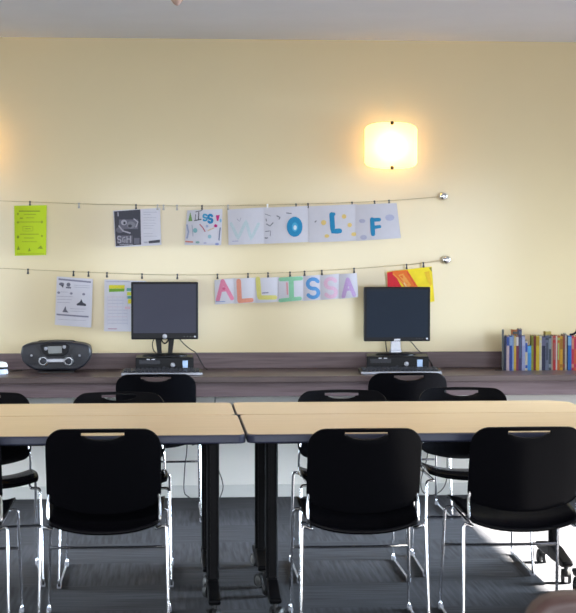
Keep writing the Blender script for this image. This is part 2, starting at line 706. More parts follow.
def wire(px, label, end_label):
    pts = [at(x, y, WY) for x, y in px]
    o = thing('hanging_wire', label, 'wire', (pts[-1].x, D, pts[-1].z))
    b = o.location
    MB().tube([p - b for p in smooth_path(pts, 6)], .0013, 6).build('cable', M['wire'], o, smooth=True)
    for p in (pts[0], pts[-1]):
        q = p - b
        mb = MB()
        mb.lathe([(.020, .0), (.020, .006), (.009, .010), (.008, .030), (.016, .034), (.0225, .043), (.0245, .052), (.0225, .062), (.015, .069), (.005, .072)], (q.x, -.0005, q.z), 'Y', 20)
        mb.build('end_mount', M['chrome'], o, smooth=True)
    return o


T_PTS = [(-150, 196), (-60, 199), (0, 200.8), (80, 203.8), (160, 205.6), (200, 206), (250, 205.3), (296, 204.3), (352, 202.5), (395, 200.3), (430, 197.6), (443.5, 196.3)]
B_PTS = [(-150, 262), (-60, 265.5), (0, 268.3), (80, 272), (150, 274.6), (200, 275), (250, 273.8), (290, 272.4), (320, 270.8), (354, 268.7), (405, 265), (430, 262.2), (446.5, 260)]
wire(T_PTS, 'upper thin steel wire sagging across the wall between round chrome end mounts', '')
wire(B_PTS, 'lower thin steel wire sagging across the wall between round chrome end mounts', '')


def wire_y(P, x):
    for (x0, y0), (x1, y1) in zip(P, P[1:]):
        if x0 <= x <= x1:
            return y0 + (y1 - y0) * (x - x0) / (x1 - x0)


# ------------------------------------------------------------------ papers
def paper(label, corners, prints=(), base=None, cat='paper', name='hanging_paper', Y=PY, bow=.006, group=None):
    """corners TL, TR, BR, BL and prints in photo pixels, all found on the sheet's own plane"""
    P = [at(x, y, Y) for x, y in corners]
    cx = sum(p.x for p in P) / 4
    cz = sum(p.z for p in P) / 4
    hw = max(abs(P[1].x - P[0].x), .02) / 2
    loc = Vector((cx, Y, max(P[0].z, P[1].z)))

    def dy(x, z):
        return -bow * math.cos(min(1.2, abs((x - cx) / hw)) * PI / 2) - .5 * bow * math.sin((z - cz) * 14)
    mats = [base or M['paper']]

    def mi(m):
        if m not in mats:
            mats.append(m)
        return mats.index(m)
    mb = MB()

    def sheet(off):
        def fn(u, v):
            p = P[0] * (1 - u) * (1 - v) + P[1] * u * (1 - v) + P[2] * u * v + P[3] * (1 - u) * v
            return Vector((p.x, Y + dy(p.x, p.z) + off, p.z)) - loc
        return fn
    n = 10
    vsf = [sheet(0)(i / n, j / n) for j in range(n + 1) for i in range(n + 1)]
    vsb = [sheet(.0006)(i / n, j / n) for j in range(n + 1) for i in range(n + 1)]
    N = (n + 1) ** 2
    fs = []
    for j in range(n):
        for i in range(n):
            a = j * (n + 1) + i
            fs.append((a, a + 1, a + n + 2, a + n + 1))
            fs.append((N + a + n + 1, N + a + n + 2, N + a + 1, N + a))
    rim = [i for i in range(n + 1)] + [j * (n + 1) + n for j in range(1, n + 1)] + [n * (n + 1) + i for i in range(n - 1, -1, -1)] + [j * (n + 1) for j in range(n - 1, 0, -1)]
    for k in range(len(rim)):
        a, b = rim[k], rim[(k + 1) % len(rim)]
        fs.append((a, N + a, N + b, b))
    mb.add(vsf + vsb, fs, 0)
    layer = [0]

    def wp(x, y):
        p = at(x, y, Y)
        return Vector((p.x, Y + dy(p.x, p.z) - .0005 - .00012 * layer[0], p.z)) - loc

    def quadpx(a, b, c, d, m):
        k = max(1, int(max(abs(a[0] - b[0]), abs(c[0] - d[0])) / 4))
        l = max(1, int(max(abs(a[1] - d[1]), abs(b[1] - c[1])) / 6))

        def fn(u, v):
            x = (a[0] * (1 - u) + b[0] * u) * (1 - v) + (d[0] * (1 - u) + c[0] * u) * v
            y = (a[1] * (1 - u) + b[1] * u) * (1 - v) + (d[1] * (1 - u) + c[1] * u) * v
            return wp(x, y)
        mb.grid(fn, k, l, m)
    for pr in prints:
        layer[0] += 1
        kind, m = pr[0], mi(pr[1])
        if kind == 'q':
            quadpx(*pr[2], m)
        elif kind == 'r':                      # axis rectangle with a slant
            x0, y0, x1, y1 = pr[2]
            sl = pr[3] if len(pr) > 3 else 0.
            quadpx((x0, y0 + sl * (x0 - corners[0][0])), (x1, y0 + sl * (x1 - corners[0][0])), (x1, y1 + sl * (x1 - corners[0][0])), (x0, y1 + sl * (x0 - corners[0][0])), m)
        elif kind == 's':                      # a brush stroke
            w = pr[3]
            pts = pr[2]
            den = []
            for (x0, y0), (x1, y1) in zip(pts, pts[1:]):
                ln = math.hypot(x1 - x0, y1 - y0)
                q = max(1, int(ln / 2.5))
                den += [(x0 + (x1 - x0) * i / q, y0 + (y1 - y0) * i / q) for i in range(q)]
            den.append(pts[-1])
            L, R = [], []
            for i, p in enumerate(den):
                a, b = den[max(0, i - 1)], den[min(len(den) - 1, i + 1)]
                tx, ty = b[0] - a[0], b[1] - a[1]
                ln = math.hypot(tx, ty) or 1
                L.append((p[0] - ty / ln * w / 2, p[1] + tx / ln * w / 2))
                R.append((p[0] + ty / ln * w / 2, p[1] - tx / ln * w / 2))
            vs = [wp(*p) for p in L] + [wp(*p) for p in R]
            k = len(den)
            mb.add(vs, [(i, i + 1, k + i + 1, k + i) for i in range(k - 1)], m)
            for e in (pts[0], pts[-1]):
                layer[0] += .3
                mb.add([wp(e[0] + w / 2 * math.cos(2 * PI * i / 10), e[1] + w / 2 * math.sin(2 * PI * i / 10)) for i in range(10)], [tuple(range(10))], m)
        elif kind == 'e':
            x, y, rx, ry = pr[2]
            mb.add([wp(x + rx * math.cos(2 * PI * i / 18), y + ry * math.sin(2 * PI * i / 18)) for i in range(18)], [tuple(range(18))], m)
        elif kind == 'p':
            mb.add([wp(*p) for p in pr[2]], [tuple(range(len(pr[2])))], m)
    o = mb.build(name, mats, None, fix=False, loc=loc)
    return tag(o, label, cat, group)


def arc(cx, cy, rx, ry, a0, a1, n=10):
    return [(cx + rx * math.cos(math.radians(a0 + (a1 - a0) * i / n)), cy + ry * math.sin(math.radians(a0 + (a1 - a0) * i / n))) for i in range(n + 1)]


def letter_S(x0, y0, x1, y1):
    cx, w, h = (x0 + x1) / 2, (x1 - x0) / 2, (y1 - y0)
    a = arc(cx, y0 + h * .26, w, h * .26, -30, -270, 10)
    b = arc(cx, y0 + h * .75, w, h * .25, -90, 150, 10)
    return a + b[1:]


G = ink(132, 152, 20)
G2 = ink(148, 168, 20)
lime = mat('lime green paper', s2l(178, 200, 16), .75, var=.03, scale=15)
pr = [('r', G, (19, 210.6, 40, 211.7)), ('r', G2, (24, 214, 36, 214.8)), ('r', G2, (19, 221.6, 41, 222.4)), ('r', G2, (20, 217.5, 23, 219)), ('r', G2, (26, 217.5, 34, 218.2)),
      ('s', G2, [(23, 226.5), (33, 226.5), (33, 231), (23, 231), (23, 226.5)], .5), ('r', G2, (25, 228.4, 31, 229.2)), ('r', G2, (20, 233.8, 39, 234.6)), ('r', G2, (24, 237.6, 34, 238.4)),
      ('r', G2, (22, 241.4, 37, 242.0)), ('e', G, (18, 237, 1.3, 1.6)), ('e', G2, (42, 222, 1.3, 1.4)), ('e', G2, (42, 236, 1, 1.2)), ('e', G2, (18, 214, 1, 1.4)), ('e', G2, (18, 222.4, 1.2, 1.2)),
      ('p', G, [(17, 250), (18.2, 245.5), (20, 249.5)]), ('p', G, [(28, 251.5), (29.4, 247.6), (31, 251)]), ('p', G, [(37.5, 248.5), (41, 245.4), (43, 249)]), ('r', G2, (17, 253.6, 44, 254.2))]
paper('lime green printed sheet hanging from the upper wire', [(14.2, 205.8), (46.8, 205.2), (46, 255), (14.8, 255.8)], pr, lime)

K1, K2, K3, LI = ink(62, 62, 74), ink(104, 102, 116), ink(170, 168, 180), M['lightink']
sl = -.07
pr = [('q', K1, ((114, 211.5), (140.4, 209.5), (141.2, 244.6), (116, 246.2))), ('s', K3, [(118, 212.5), (118.2, 216)], 1), ('r', K2, (119, 219.5, 138, 229, )), ('e', K3, (124, 222.5, 3, 2.8)), ('e', ink(130, 130, 140), (131, 225, 4.2, 3.6)),
      ('e', K1, (130, 226, 2, 1.6)), ('e', K1, (124.5, 223, 1.2, 1.4)), ('s', K3, [(134, 219), (138, 222), (136, 227)], 1.2), ('e', K2, (120, 230, 4, 3)), ('s', K3, [(119, 226), (123, 231), (130, 233)], 1.4), ('r', K2, (117, 235.5, 132.5, 243.5)),
      ('s', K3, letter_S(117.6, 236.2, 121, 242.8), 1), ('s', K3, [(125, 237), (122.8, 238), (122.8, 241.6), (125, 242.4), (125, 239.8)], .9), ('s', K3, [(127, 236.5), (127, 242.6)], .9), ('s', K3, [(127, 239), (130.6, 239)], .9), ('s', K3, [(130.6, 236.2), (130.6, 242.4)], .9),
      ('r', K3, (119.5, 244.1, 133, 244.8)), ('r', K2, (134, 238, 139.5, 244)),
      ('r', LI, (143.5, 212.0, 157, 212.5)), ('r', LI, (143.5, 214.4, 150.5, 214.9)), ('r', LI, (143.5, 217.5, 156, 217.9)), ('r', LI, (143.5, 220, 155, 220.4)), ('r', LI, (143.5, 223, 156, 223.4)), ('r', LI, (143.5, 225.5, 154, 225.9)), ('r', LI, (143.5, 228, 153, 228.4)),
      ('r', LI, (143.5, 233.5, 153, 233.9)), ('r', LI, (143.5, 236, 157, 236.4)), ('q', K1, ((148.6, 241), (160, 239.6), (160, 242.6), (148.8, 243.4))), ('r', LI, (143.8, 241.6, 147.6, 243.2))]
paper('folded flyer with a dark photo on one half and white text page on the other', [(113, 210.6), (160, 208), (161.4, 245), (115.4, 247.4)], pr)

pr = [('p', ink(108, 150, 80), [(188.2, 221.3), (190.3, 212), (192.4, 221)]), ('s', ink(90, 90, 98), [(195.5, 212), (202, 210.5)], .8), ('s', ink(90, 90, 98), [(198.8, 212.5), (198.4, 220)], 1.1), ('s', ink(90, 90, 98), [(194.5, 220.6), (201, 219.4)], 1.1), ('s', ink(90, 90, 98), [(195.6, 214.5), (195.2, 220)], .7),
      ('s', ink(60, 150, 190), letter_S(203.2, 214.6, 206.8, 220.6), 1.9), ('s', ink(14, 128, 180), letter_S(208.4, 215, 212.2, 222.6), 2.5), ('p', ink(196, 24, 118), [(215.8, 215.4), (219.8, 215), (218.2, 221), (216.8, 221)]), ('e', ink(196, 24, 118), (215.7, 225.8, 1.7, 1.6)),
      ('s', ink(180, 96, 110), [(200, 224.5), (203, 228), (205, 231.5)], 1.1), ('e', ink(120, 170, 175), (195.2, 230.4, 2.2, 2.4)), ('e', ink(146, 184, 196), (209.6, 236.6, 1.8, 2)), ('s', ink(206, 132, 118), [(186, 241.5), (192.5, 242)], 1.6), ('s', ink(110, 120, 145), [(220.2, 228), (219.4, 234), (219, 240)], 1.2), ('e', ink(130, 170, 165), (197.5, 242.3, 2, 1.2)),
      ('s', ink(214, 180, 140), [(208, 230.5), (214, 228)], 1.0), ('s', ink(150, 160, 190), [(187, 225), (188.5, 232), (187, 238)], 1.6), ('e', ink(140, 150, 200), (217, 244, 2, 1.2)), ('e', ink(130, 175, 205), (220.5, 220.5, 1.1, 1.8)), ('s', ink(150, 160, 180), [(192, 225), (193, 236)], .8), ('e', ink(160, 170, 200), (207, 226.2, 1.4, 1.4)), ('e', ink(170, 170, 200), (205, 243, 1.6, .8))]
paper('small sheet with painted letters ending in a pink exclamation mark', [(187.2, 210.4), (222.4, 209), (221.2, 245.2), (184.6, 245)], pr, name='hanging_sheet')

TE = ink(8, 130, 178)
WG = 'painted letter sheets hanging in a row from the upper wire'
PL = ink(188, 204, 210)
pr = [('s', PL, [(231, 223.5), (238, 238.5), (246, 221), (251, 239), (258.5, 224)], 3.0), ('s', ink(150, 152, 172), [(237, 219), (239.5, 221.5), (240.8, 218)], .6), ('s', ink(165, 165, 195), [(232.5, 241.3), (238, 241)], .8)]
paper('white sheet with a very pale green painted W', [(227.6, 209.5), (267, 207.2), (267.6, 243.4), (228.6, 245)], pr, group=WG, name='hanging_sheet')
GK = ink(118, 120, 130)
pr = [('s', GK, [(265.2, 214), (270.5, 216)], .6), ('s', GK, [(266.5, 224), (270, 226), (273, 222.8)], 1.0), ('s', GK, [(266, 219), (266.4, 221)], .9), ('s', GK, [(265.5, 231.5), (269.5, 231)], .8), ('s', GK, [(265, 238), (267.5, 238)], 1.2), ('s', GK, [(270.5, 231), (270.2, 236)], .6), ('s', GK, [(277, 216), (280, 217.5), (279, 219)], 1.2), ('s', GK, [(286.5, 213), (291, 213.5)], 1.1),
      ('e', TE, (294.6, 226.8, 7.9, 10.1)), ('e', ink(70, 165, 205), (294.8, 227, 3.0, 4.6)), ('e', ink(205, 222, 232), (295, 227.6, 1.6, 2.4))]
paper('white sheet with a fat teal painted O', [(263.6, 207.8), (310, 205.9), (310.6, 241.8), (264.2, 243.8)], pr, group=WG, name='hanging_sheet', Y=PY - .0025)
YE = ink(226, 196, 118)
pr = [('s', TE, [(331.6, 214.6), (332.8, 231.4), (339.6, 230.9)], 5.0), ('s', TE, [(331.4, 214.4), (333.6, 214.2)], 3.6), ('e', YE, (323.5, 222.6, 2.6, 2.6)), ('e', YE, (344, 216.5, 2.3, 2.3)), ('e', YE, (349.6, 225, 2.2, 2.2)), ('e', YE, (326.8, 236, 2.4, 1.8)), ('e', YE, (354, 234.2, 2.8, 2)), ('s', GK, [(315, 222), (316, 221)], 1.2)]
paper('white sheet with a teal painted L between yellow dots', [(308.6, 206.4), (357, 204.2), (357.8, 240.6), (309.4, 242.6)], pr, group=WG, name='hanging_sheet', Y=PY - .005)
pr = [('s', TE, [(372, 219.5), (373, 234)], 4.4), ('s', TE, [(372, 220), (379, 219.6)], 3.8), ('s', TE, [(373, 227.4), (379.5, 226.6)], 3.4), ('e', ink(172, 172, 198), (362, 221, 3.2, 2)), ('e', ink(176, 178, 206), (389.6, 217.6, 4.6, 3.2)), ('e', ink(176, 176, 202), (363.5, 237.4, 3.4, 2.4))]
paper('white sheet with a smaller teal painted F at the right end of its row', [(355.4, 204.8), (396.5, 203), (401, 238), (356.2, 241)], pr, group=WG, name='hanging_sheet', Y=PY - .0075)

AG = 'painted letter sheets hanging in a row from the lower wire'
c = ink(218, 128, 158)
pr = [('s', c, [(217.8, 300), (222.6, 281)], 4.0), ('s', c, [(222.6, 281), (232, 298.4)], 4.0), ('s', c, [(219.8, 291), (227.6, 290)], 2.2), ('e', ink(205, 90, 130), (223.8, 288.6, 1.6, 1.3)), ('s', ink(130, 150, 190), [(216, 301.4), (225, 301.6)], .8)]
paper('white sheet with a pink painted A starting the lower row', [(214.6, 280), (234.8, 278), (235.2, 303.2), (215, 304.4)], pr, group=AG, name='hanging_sheet')
c = ink(226, 148, 124)
pr = [('s', c, [(238.6, 281), (239.6, 300.0)], 4.6), ('s', c, [(239.6, 301), (251.6, 300.0)], 4.2)]
paper('white sheet with a salmon painted L', [(233.8, 278.6), (256.2, 277.6), (256.6, 302.6), (234.2, 303.6)], pr, group=AG, name='hanging_sheet', Y=PY - .0025)
c = ink(214, 206, 116)
pr = [('s', c, [(257.8, 279), (259.2, 296)], 4.6), ('s', c, [(259.6, 297.5), (275, 297.4)], 4.4), ('s', ink(130, 126, 150), [(262.6, 293), (268, 292.6)], 1.2)]
paper('white sheet with a yellow painted L', [(255.4, 278.2), (279, 277), (279.2, 301.6), (255.8, 303)], pr, group=AG, name='hanging_sheet', Y=PY - .005)
c = ink(134, 196, 158)
pr = [('s', ink(222, 150, 160), [(286.8, 283), (287.4, 294)], 1.6), ('s', c, [(280.5, 279.4), (301.0, 278.4)], 4.0), ('s', c, [(291, 279), (291.6, 298)], 5.0), ('s', c, [(280.4, 300.4), (300, 298.4)], 3.8)]
paper('white sheet with a mint green painted I', [(278.4, 277.6), (303.2, 275.8), (303.4, 300.4), (278.8, 302.2)], pr, group=AG, name='hanging_sheet', Y=PY - .0075)
c = ink(84, 148, 208)
pr = [('s', c, letter_S(307.6, 279, 318.4, 297.4), 3.8)]
paper('white sheet with a blue painted S', [(302.6, 276.2), (321.2, 274.8), (321.6, 299.6), (303, 301)], pr, group=AG, name='hanging_sheet', Y=PY - .005)
c = ink(222, 180, 204)
pr = [('s', c, letter_S(325.4, 278.6, 336, 296.8), 3.8)]
paper('white sheet with a pale pink painted S', [(320.4, 275.4), (339.4, 273.6), (340, 298.4), (320.8, 300)], pr, group=AG, name='hanging_sheet', Y=PY - .0075)
c = ink(190, 158, 206)
pr = [('s', c, [(343.4, 296.4), (347.6, 279.4)], 4.0), ('s', c, [(347.6, 279.4), (354.2, 295)], 4.0), ('s', c, [(345, 290), (351.8, 289)], 2.4)]
paper('white sheet with a lilac painted A ending the lower row', [(338.8, 274.2), (356.6, 273), (358.4, 297), (339.4, 299)], pr, group=AG, name='hanging_sheet', Y=PY - .010)

LK = ink(130, 128, 146)
sl = .09
pr = [('q', LK, ((58.6, 278.2), (91, 281.2), (91, 283), (58.6, 280))), ('e', K2, (61.6, 284, 2.6, 1.6)), ('p', K1, [(61, 285), (64, 284.5), (63, 288)]), ('e', K2, (68.6, 284.6, 2.0, 2)), ('q', K2, ((66, 286.6), (71, 287), (71, 288.6), (66, 288.2))), ('r', LI, (74, 284, 90, 284.5), .05), ('r', LI, (74, 286, 90, 286.5), .05),
      ('e', LK, (58.8, 292.6, 1.5, 1.2)), ('e', LK, (71.4, 293.4, 1.4, 1.2)), ('e', LK, (83.8, 294.2, 1.5, 1.2)), ('r', LI, (61, 291.5, 68, 292), .03), ('r', LI, (57, 296, 73, 296.5), .03), ('r', LI, (57, 299, 72, 299.5), .03), ('r', LI, (57, 302, 70, 302.5), .03),
      ('p', K1, [(76.6, 304), (79.8, 302), (81.4, 299), (83, 302.6), (86, 304), (86.2, 306), (77, 305.4)]), ('p', K2, [(62.4, 312), (65.6, 306), (66.4, 309.6), (68.6, 312.6)]), ('r', LI, (70, 308, 86, 308.5), .03), ('r', LI, (70, 310.4, 84, 310.9), .03),
      ('q', LK, ((56.6, 313.6), (88.6, 316), (88.6, 317.6), (56.6, 315.2))), ('r', LI, (58, 319, 86, 319.4), .05)]
paper('white printed newsletter with small pictures hanging tilted from the lower wire', [(57, 276.4), (92.8, 279), (91.2, 327.6), (54.8, 324.8)], pr)

pr = [('r', ink(150, 150, 176), (106, 281.4, 130, 282)), ('q', ink(212, 202, 40), ((109, 285), (124.8, 285), (124.6, 288.4), (109, 288.6))), ('q', ink(110, 160, 40), ((109, 288.7), (124.6, 288.5), (124.4, 291.4), (109, 292))), ('r', ink(90, 150, 150), (126.6, 288, 134, 291)), ('r', ink(206, 210, 60), (127, 292, 134, 295.4)), ('r', ink(86, 150, 148), (127, 296, 134, 298.6)), ('r', ink(222, 204, 50), (128, 299, 134, 303.6)), ('r', ink(220, 180, 190), (125, 306.6, 130, 309))]
for i in range(9):
    pr.append(('r', ink(188, 186, 202) if i % 3 else ink(204, 190, 202), (107.5, 296.5 + i * 3.3, 128 if i > 3 else 124, 297.3 + i * 3.3)))
for i in range(5):
    pr.append(('r', ink(196, 194, 210), (107.5 + i * 5, 296, 107.9 + i * 5, 325)))
pr.append(('r', ink(176, 130, 150), (108, 328.4, 117, 329.2)))
paper('white calendar page with yellow and green header, partly behind the left monitor', [(104.4, 279.4), (146, 281), (145.4, 331.6), (104, 331.2)], pr, name='hanging_calendar')

R_, O_, Y_ = ink(214, 24, 44), ink(232, 110, 28), ink(224, 200, 14)
pr = [('q', R_, ((387, 272.4), (393, 271.4), (410, 302), (388.4, 302))), ('q', O_, ((391.4, 271.2), (407, 270), (418, 287), (417, 302))), ('q', ink(238, 160, 70), ((398, 275), (403, 273.6), (411, 285), (408, 288))), ('s', ink(240, 150, 60), [(393, 274), (407, 287)], 1.2), ('s', ink(222, 80, 30), [(407, 272), (415, 285)], 1.4), ('q', ink(228, 184, 24), ((424, 272), (429, 271), (432, 284), (430, 286))), ('s', ink(235, 205, 150), [(404, 283), (414, 301)], 1.2), ('p', ink(150, 140, 30), [(428.6, 267.6), (431.6, 267.2), (431.8, 272)])]
paper('red, orange and yellow painted artwork showing above the right monitor', [(387, 271.6), (431.6, 266.6), (434.6, 301.4), (389.6, 308)], pr, mat('yellow painted paper', s2l(222, 198, 18), .7, var=.1, scale=14), name='hanging_artwork', cat='artwork')


# ------------------------------------------------------------------ clips
def make_clip(m):
    t = thing('hanging_clip', '', 'clip', (0, 0, 0), 0, 'clips on the two wires')
    mb = MB()
    mb.lathe([(.0050, -.004), (.0062, 0), (.0050, .004)], (0, 0, 0), 'Y', 12)
    mb.build('ring', m, t, smooth=True)
    MB().prism(round_poly([(-.0025, -.003), (.0025, -.003), (.0055, -.017), (.0065, -.026), (-.0065, -.026), (-.0055, -.017)], .002, 2), -.0085, .0042).build('jaw', m, t, bevel=.001)
    return t


clipK = make_clip(mat('black clip', (.018, .017, .02), .35, .3))
clipS = make_clip(mat('grey clip', (.25, .24, .22), .35, .5))
clipW = make_clip(mat('white clip', (.85, .85, .85), .35, 0))
firsts = {id(clipK): 0, id(clipS): 0, id(clipW): 0}
CL = [('T', 30, clipK, 'black clip holding the lime green sheet'),
      ('T', 79, clipS, 'grey clip hanging empty on the upper wire between lime sheet and flyer'),
      ('T', 136, clipK, 'black clip holding the folded flyer at its fold'),
      ('T', 157.5, clipS, 'grey clip at the white text corner of the folded flyer'),
      ('T', 163.5, clipS, 'grey clip hanging empty beside the flyer, nearer to it of two'),
      ('T', 177, clipS, 'grey clip hanging empty before the exclamation mark sheet'),
      ('T', 202, clipK, 'dark clip holding the exclamation mark sheet'),
      ('T', 228, clipS, 'grey clip at the first corner of the pale W sheet'),
      ('T', 267.5, clipW, 'white clip where the W sheet meets the O sheet'),
      ('T', 296, clipK, 'black clip straight above the teal O'),
      ('T', 308, clipK, 'black clip where the O sheet meets the teal L sheet'),
      ('T', 352, clipK, 'dark clip at the far corner of the teal L sheet, above yellow dots'),
      ('T', 374.5, clipK, 'black clip straight above the teal F'),
      ('T', 389, clipK, 'black clip at the right corner of the teal F sheet'),
      ('B', 28, clipK, 'black clip hanging empty on the lower wire below the lime sheet'),
      ('B', 73.5, clipK, 'black clip at the middle of the newsletter top edge'),
      ('B', 88.5, clipK, 'black clip at the right corner of the newsletter'),
      ('B', 107, clipK, 'black clip holding the calendar page at its left corner'),
      ('B', 142, clipK, 'black clip above the left monitor near its left corner'),
      ('B', 177.3, clipK, 'black clip above the left monitor right of its middle'),
      ('B', 217.5, clipK, 'black clip at the left corner of the pink A sheet'),
      ('B', 248, clipK, 'black clip on the salmon L sheet'),
      ('B', 268, clipK, 'black clip on the yellow L sheet'),
      ('B', 290, clipK, 'dark clip on the mint green I sheet'),
      ('B', 304.5, clipK, 'black clip where the mint I sheet meets the blue S sheet'),
      ('B', 321.8, clipK, 'black clip where the blue S sheet meets the pale pink S sheet'),
      ('B', 354, clipK, 'black clip at the right corner of the lilac A sheet'),
      ('B', 406.5, clipK, 'black clip on the orange part of the painted artwork'),
      ('B', 423.3, clipK, 'black clip on the yellow part of the painted artwork')]
for w, px, src, lab in CL:
    P = T_PTS if w == 'T' else B_PTS
    p = at(px, wire_y(P, px), WY)
    if firsts[id(src)] == 0:
        src.location = p
        src['label'] = lab
        firsts[id(src)] = 1
    else:
        dup(src, lab, p)


# ------------------------------------------------------------------ sconces
def sconce(px, label):
    p = at(px, 145.5, D - .10)
    k = F / D
    t = thing('wall_sconce', label, 'wall lamp', (p.x, D, p.z), 0)
    hw, hz, hc = .152, .134, .096
    if 'shade' not in M:
        m = bpy.data.materials.new('lit frosted glass')
        m.use_nodes = True
        nt = m.node_tree
        nt.nodes.clear()
        o_ = nt.nodes.new('ShaderNodeOutputMaterial')
        tr = nt.nodes.new('ShaderNodeBsdfTranslucent')
        tr.inputs[0].default_value = (.86, .82, .74, 1)
        gl = nt.nodes.new('ShaderNodeBsdfGlossy')
        gl.inputs['Roughness'].default_value = .3
        mx = nt.nodes.new('ShaderNodeMixShader')
        mx.inputs[0].default_value = .05
        em = nt.nodes.new('ShaderNodeEmission')
        em.inputs[0].default_value = (1., .80, .42, 1)
        em.inputs[1].default_value = 1.15
        ad = nt.nodes.new('ShaderNodeAddShader')
        nt.links.new(tr.outputs[0], mx.inputs[1])
        nt.links.new(gl.outputs[0], mx.inputs[2])
        nt.links.new(mx.outputs[0], ad.inputs[0])
        nt.links.new(em.outputs[0], ad.inputs[1])
        nt.links.new(ad.outputs[0], o_.inputs[0])
        M['shade'] = m
    sh = M['shade']

    def shade(u, v):
        s = (u - .5) * 2
        e = hc + (hz - hc) * math.sqrt(max(0, 1 - abs(s) ** 2.6))
        z = (v - .5) * 2 * e
        return (s * hw, -.105 + .045 * s * s, z)
    o = MB().grid(shade, 28, 12).build('lamp_shade', sh, t, smooth=True)
    MB().box((-.05, -.016, -.07), (.05, -.0005, .07)).build('back_plate', M['whiteplastic'], t, bevel=.004)
    for sz in (-1, 1):
        mb = MB()
        z = sz * .127
        mb.tube(round_path([(0, -.015, sz * .09), (0, -.05, sz * .128), (0, -.098, z)], .03), .004, 8)
        mb.lathe([(.006, -.004), (.0105, 0), (.011, .005), (.007, .010), (.002, .012)], (0, -.110, z), 'Y', 14)
        mb.build('finial', M['brass'], t, smooth=True)
    if 'bulb' not in M:
        M['bulb'] = mat('lamp bulb', (.9, .8, .6), .4, emit=(1., .50, .09), estr=120.)
    MB().lathe([(.010, -.050), (.020, -.032), (.026, -.008), (.026, .012), (.02, .03), (.008, .038)], (0, -.058, 0), 'Z', 14).build('bulb', M['bulb'], t, smooth=True)
    return t


sconce(391.8, 'glowing frosted wall sconce with two bronze finials above the wires')
sconce(-36, 'glowing wall sconce just past the left picture edge, lighting the wall there')

# ------------------------------------------------------------------ ceiling sprinkler
p = at(177, 5.5, 7.5)
t = thing('ceiling_sprinkler', 'small sprinkler head hanging from the ceiling at the top picture edge', 'sprinkler', (p.x, p.y, ZC))
dz = p.z - ZC
MB().lathe([(.035, -.0005), (.034, -.006), (.016, -.010), (.012, dz * .55)], (0, 0, 0), 'Z', 20).build('escutcheon', M['whiteplastic'], t, smooth=True)
MB().lathe([(.012, dz * .55), (.026, dz * .66), (.027, dz * .78), (.014, dz * .94), (.004, dz)], (0, 0, 0), 'Z', 20).build('deflector', mat('pinkish metal', (.62, .44, .40), .4, .2), t, smooth=True)


# ------------------------------------------------------------------ computers
def pc(pxl, pxr, label, badge):
    Yf = 9.135
    a, b = at(pxl, 360, Yf), at(pxr, 360, Yf)
    cx, w = (a.x + b.x) / 2, (b.x - a.x) / 2
    t = thing('desktop_computer', label, 'computer', (cx, Yf, CZ), -.8 * math.atan2(cx, Yf), 'flat black desktop computers under the monitors')
    h = .086
    MB().box((-w, .008, .006), (w, .29, h)).build('case', M['black'], t, bevel=.004)
    f = MB()
    f.box((-w, 0, .004), (w, .0095, h))
    f.build('front_panel', M['black'], t, bevel=.004)
    MB().box((-w + .02, -.003, .050), (-w + .135, .001, .072)).build('drive_door', M['charcoal'], t, bevel=.001)
    x0 = w * .28
    MB().lathe([(.013, -.002), (.0125, .004), (.008, .006)], (x0, 0, .045), 'Y', 18).build('power_button', M['silver'], t, smooth=True)
    MB().box((w * .62, -.003, .028), (w * .80, .001, .070)).build('badge', mat('pale blue badge', s2l(150, 172, 205), .3, .3), t, bevel=.002)
    MB().lathe([(.008, -.002), (.008, .003)], (-w * .02, 0, .03), 'Y', 14).build('port', M['charcoal'], t, smooth=True)
    for q in (-w * .62, -w * .45):
        MB().box((q, -.0036, .074), (q + .018, .001, .080)).build('button', M['silver'], t)
    return t, cx, h


def keyboard(pxl, pxr, py, label, cord):
    Yf = CF + .10
    a, b = at(pxl, py, Yf), at(pxr, py, Yf)
    cx, w = (a.x + b.x) / 2, (b.x - a.x) / 2
    t = thing('keyboard', label, 'keyboard', (cx, Yf, CZ), 0, 'keyboards on the counter')
    prof = [(0, .004), (0, .016), (.150, .027), (.150, .004)]
    mb = MB()
    vs = [(-w, y, z) for y, z in prof] + [(w, y, z) for y, z in prof]
    mb.add(vs, [(0, 1, 2, 3), (7, 6, 5, 4), (0, 4, 5, 1), (1, 5, 6, 2), (2, 6, 7, 3), (3, 7, 4, 0)])
    mb.build('case', M['black'], t, bevel=.003)
    MB().box((-w + .001, -.0035, .001), (w - .001, .004, .0155)).build('front_trim', M['silver'], t, bevel=.003)
    km = MB()
    for r in range(5):
        for c in range(18):
            x0 = -w + .014 + c * (2 * w - .028) / 18
            y0 = .022 + r * .023
            z0 = .016 + .011 * (y0 + .009) / .150
            km.box((x0, y0, z0 - .003), (x0 + .019, y0 + .019, z0 + .0075))
    km.build('keys', M['charcoal'], t)
    for sx in (-1, 1):
        MB().box((sx * (w - .05) - .02, .12, 0), (sx * (w - .05) + .02, .146, .0045)).build('riser', M['black'], t)
    MB().box((-w + .05, .004, 0), (w - .05, .014, .0042)).build('pad', M['rubber'], t)
    return t


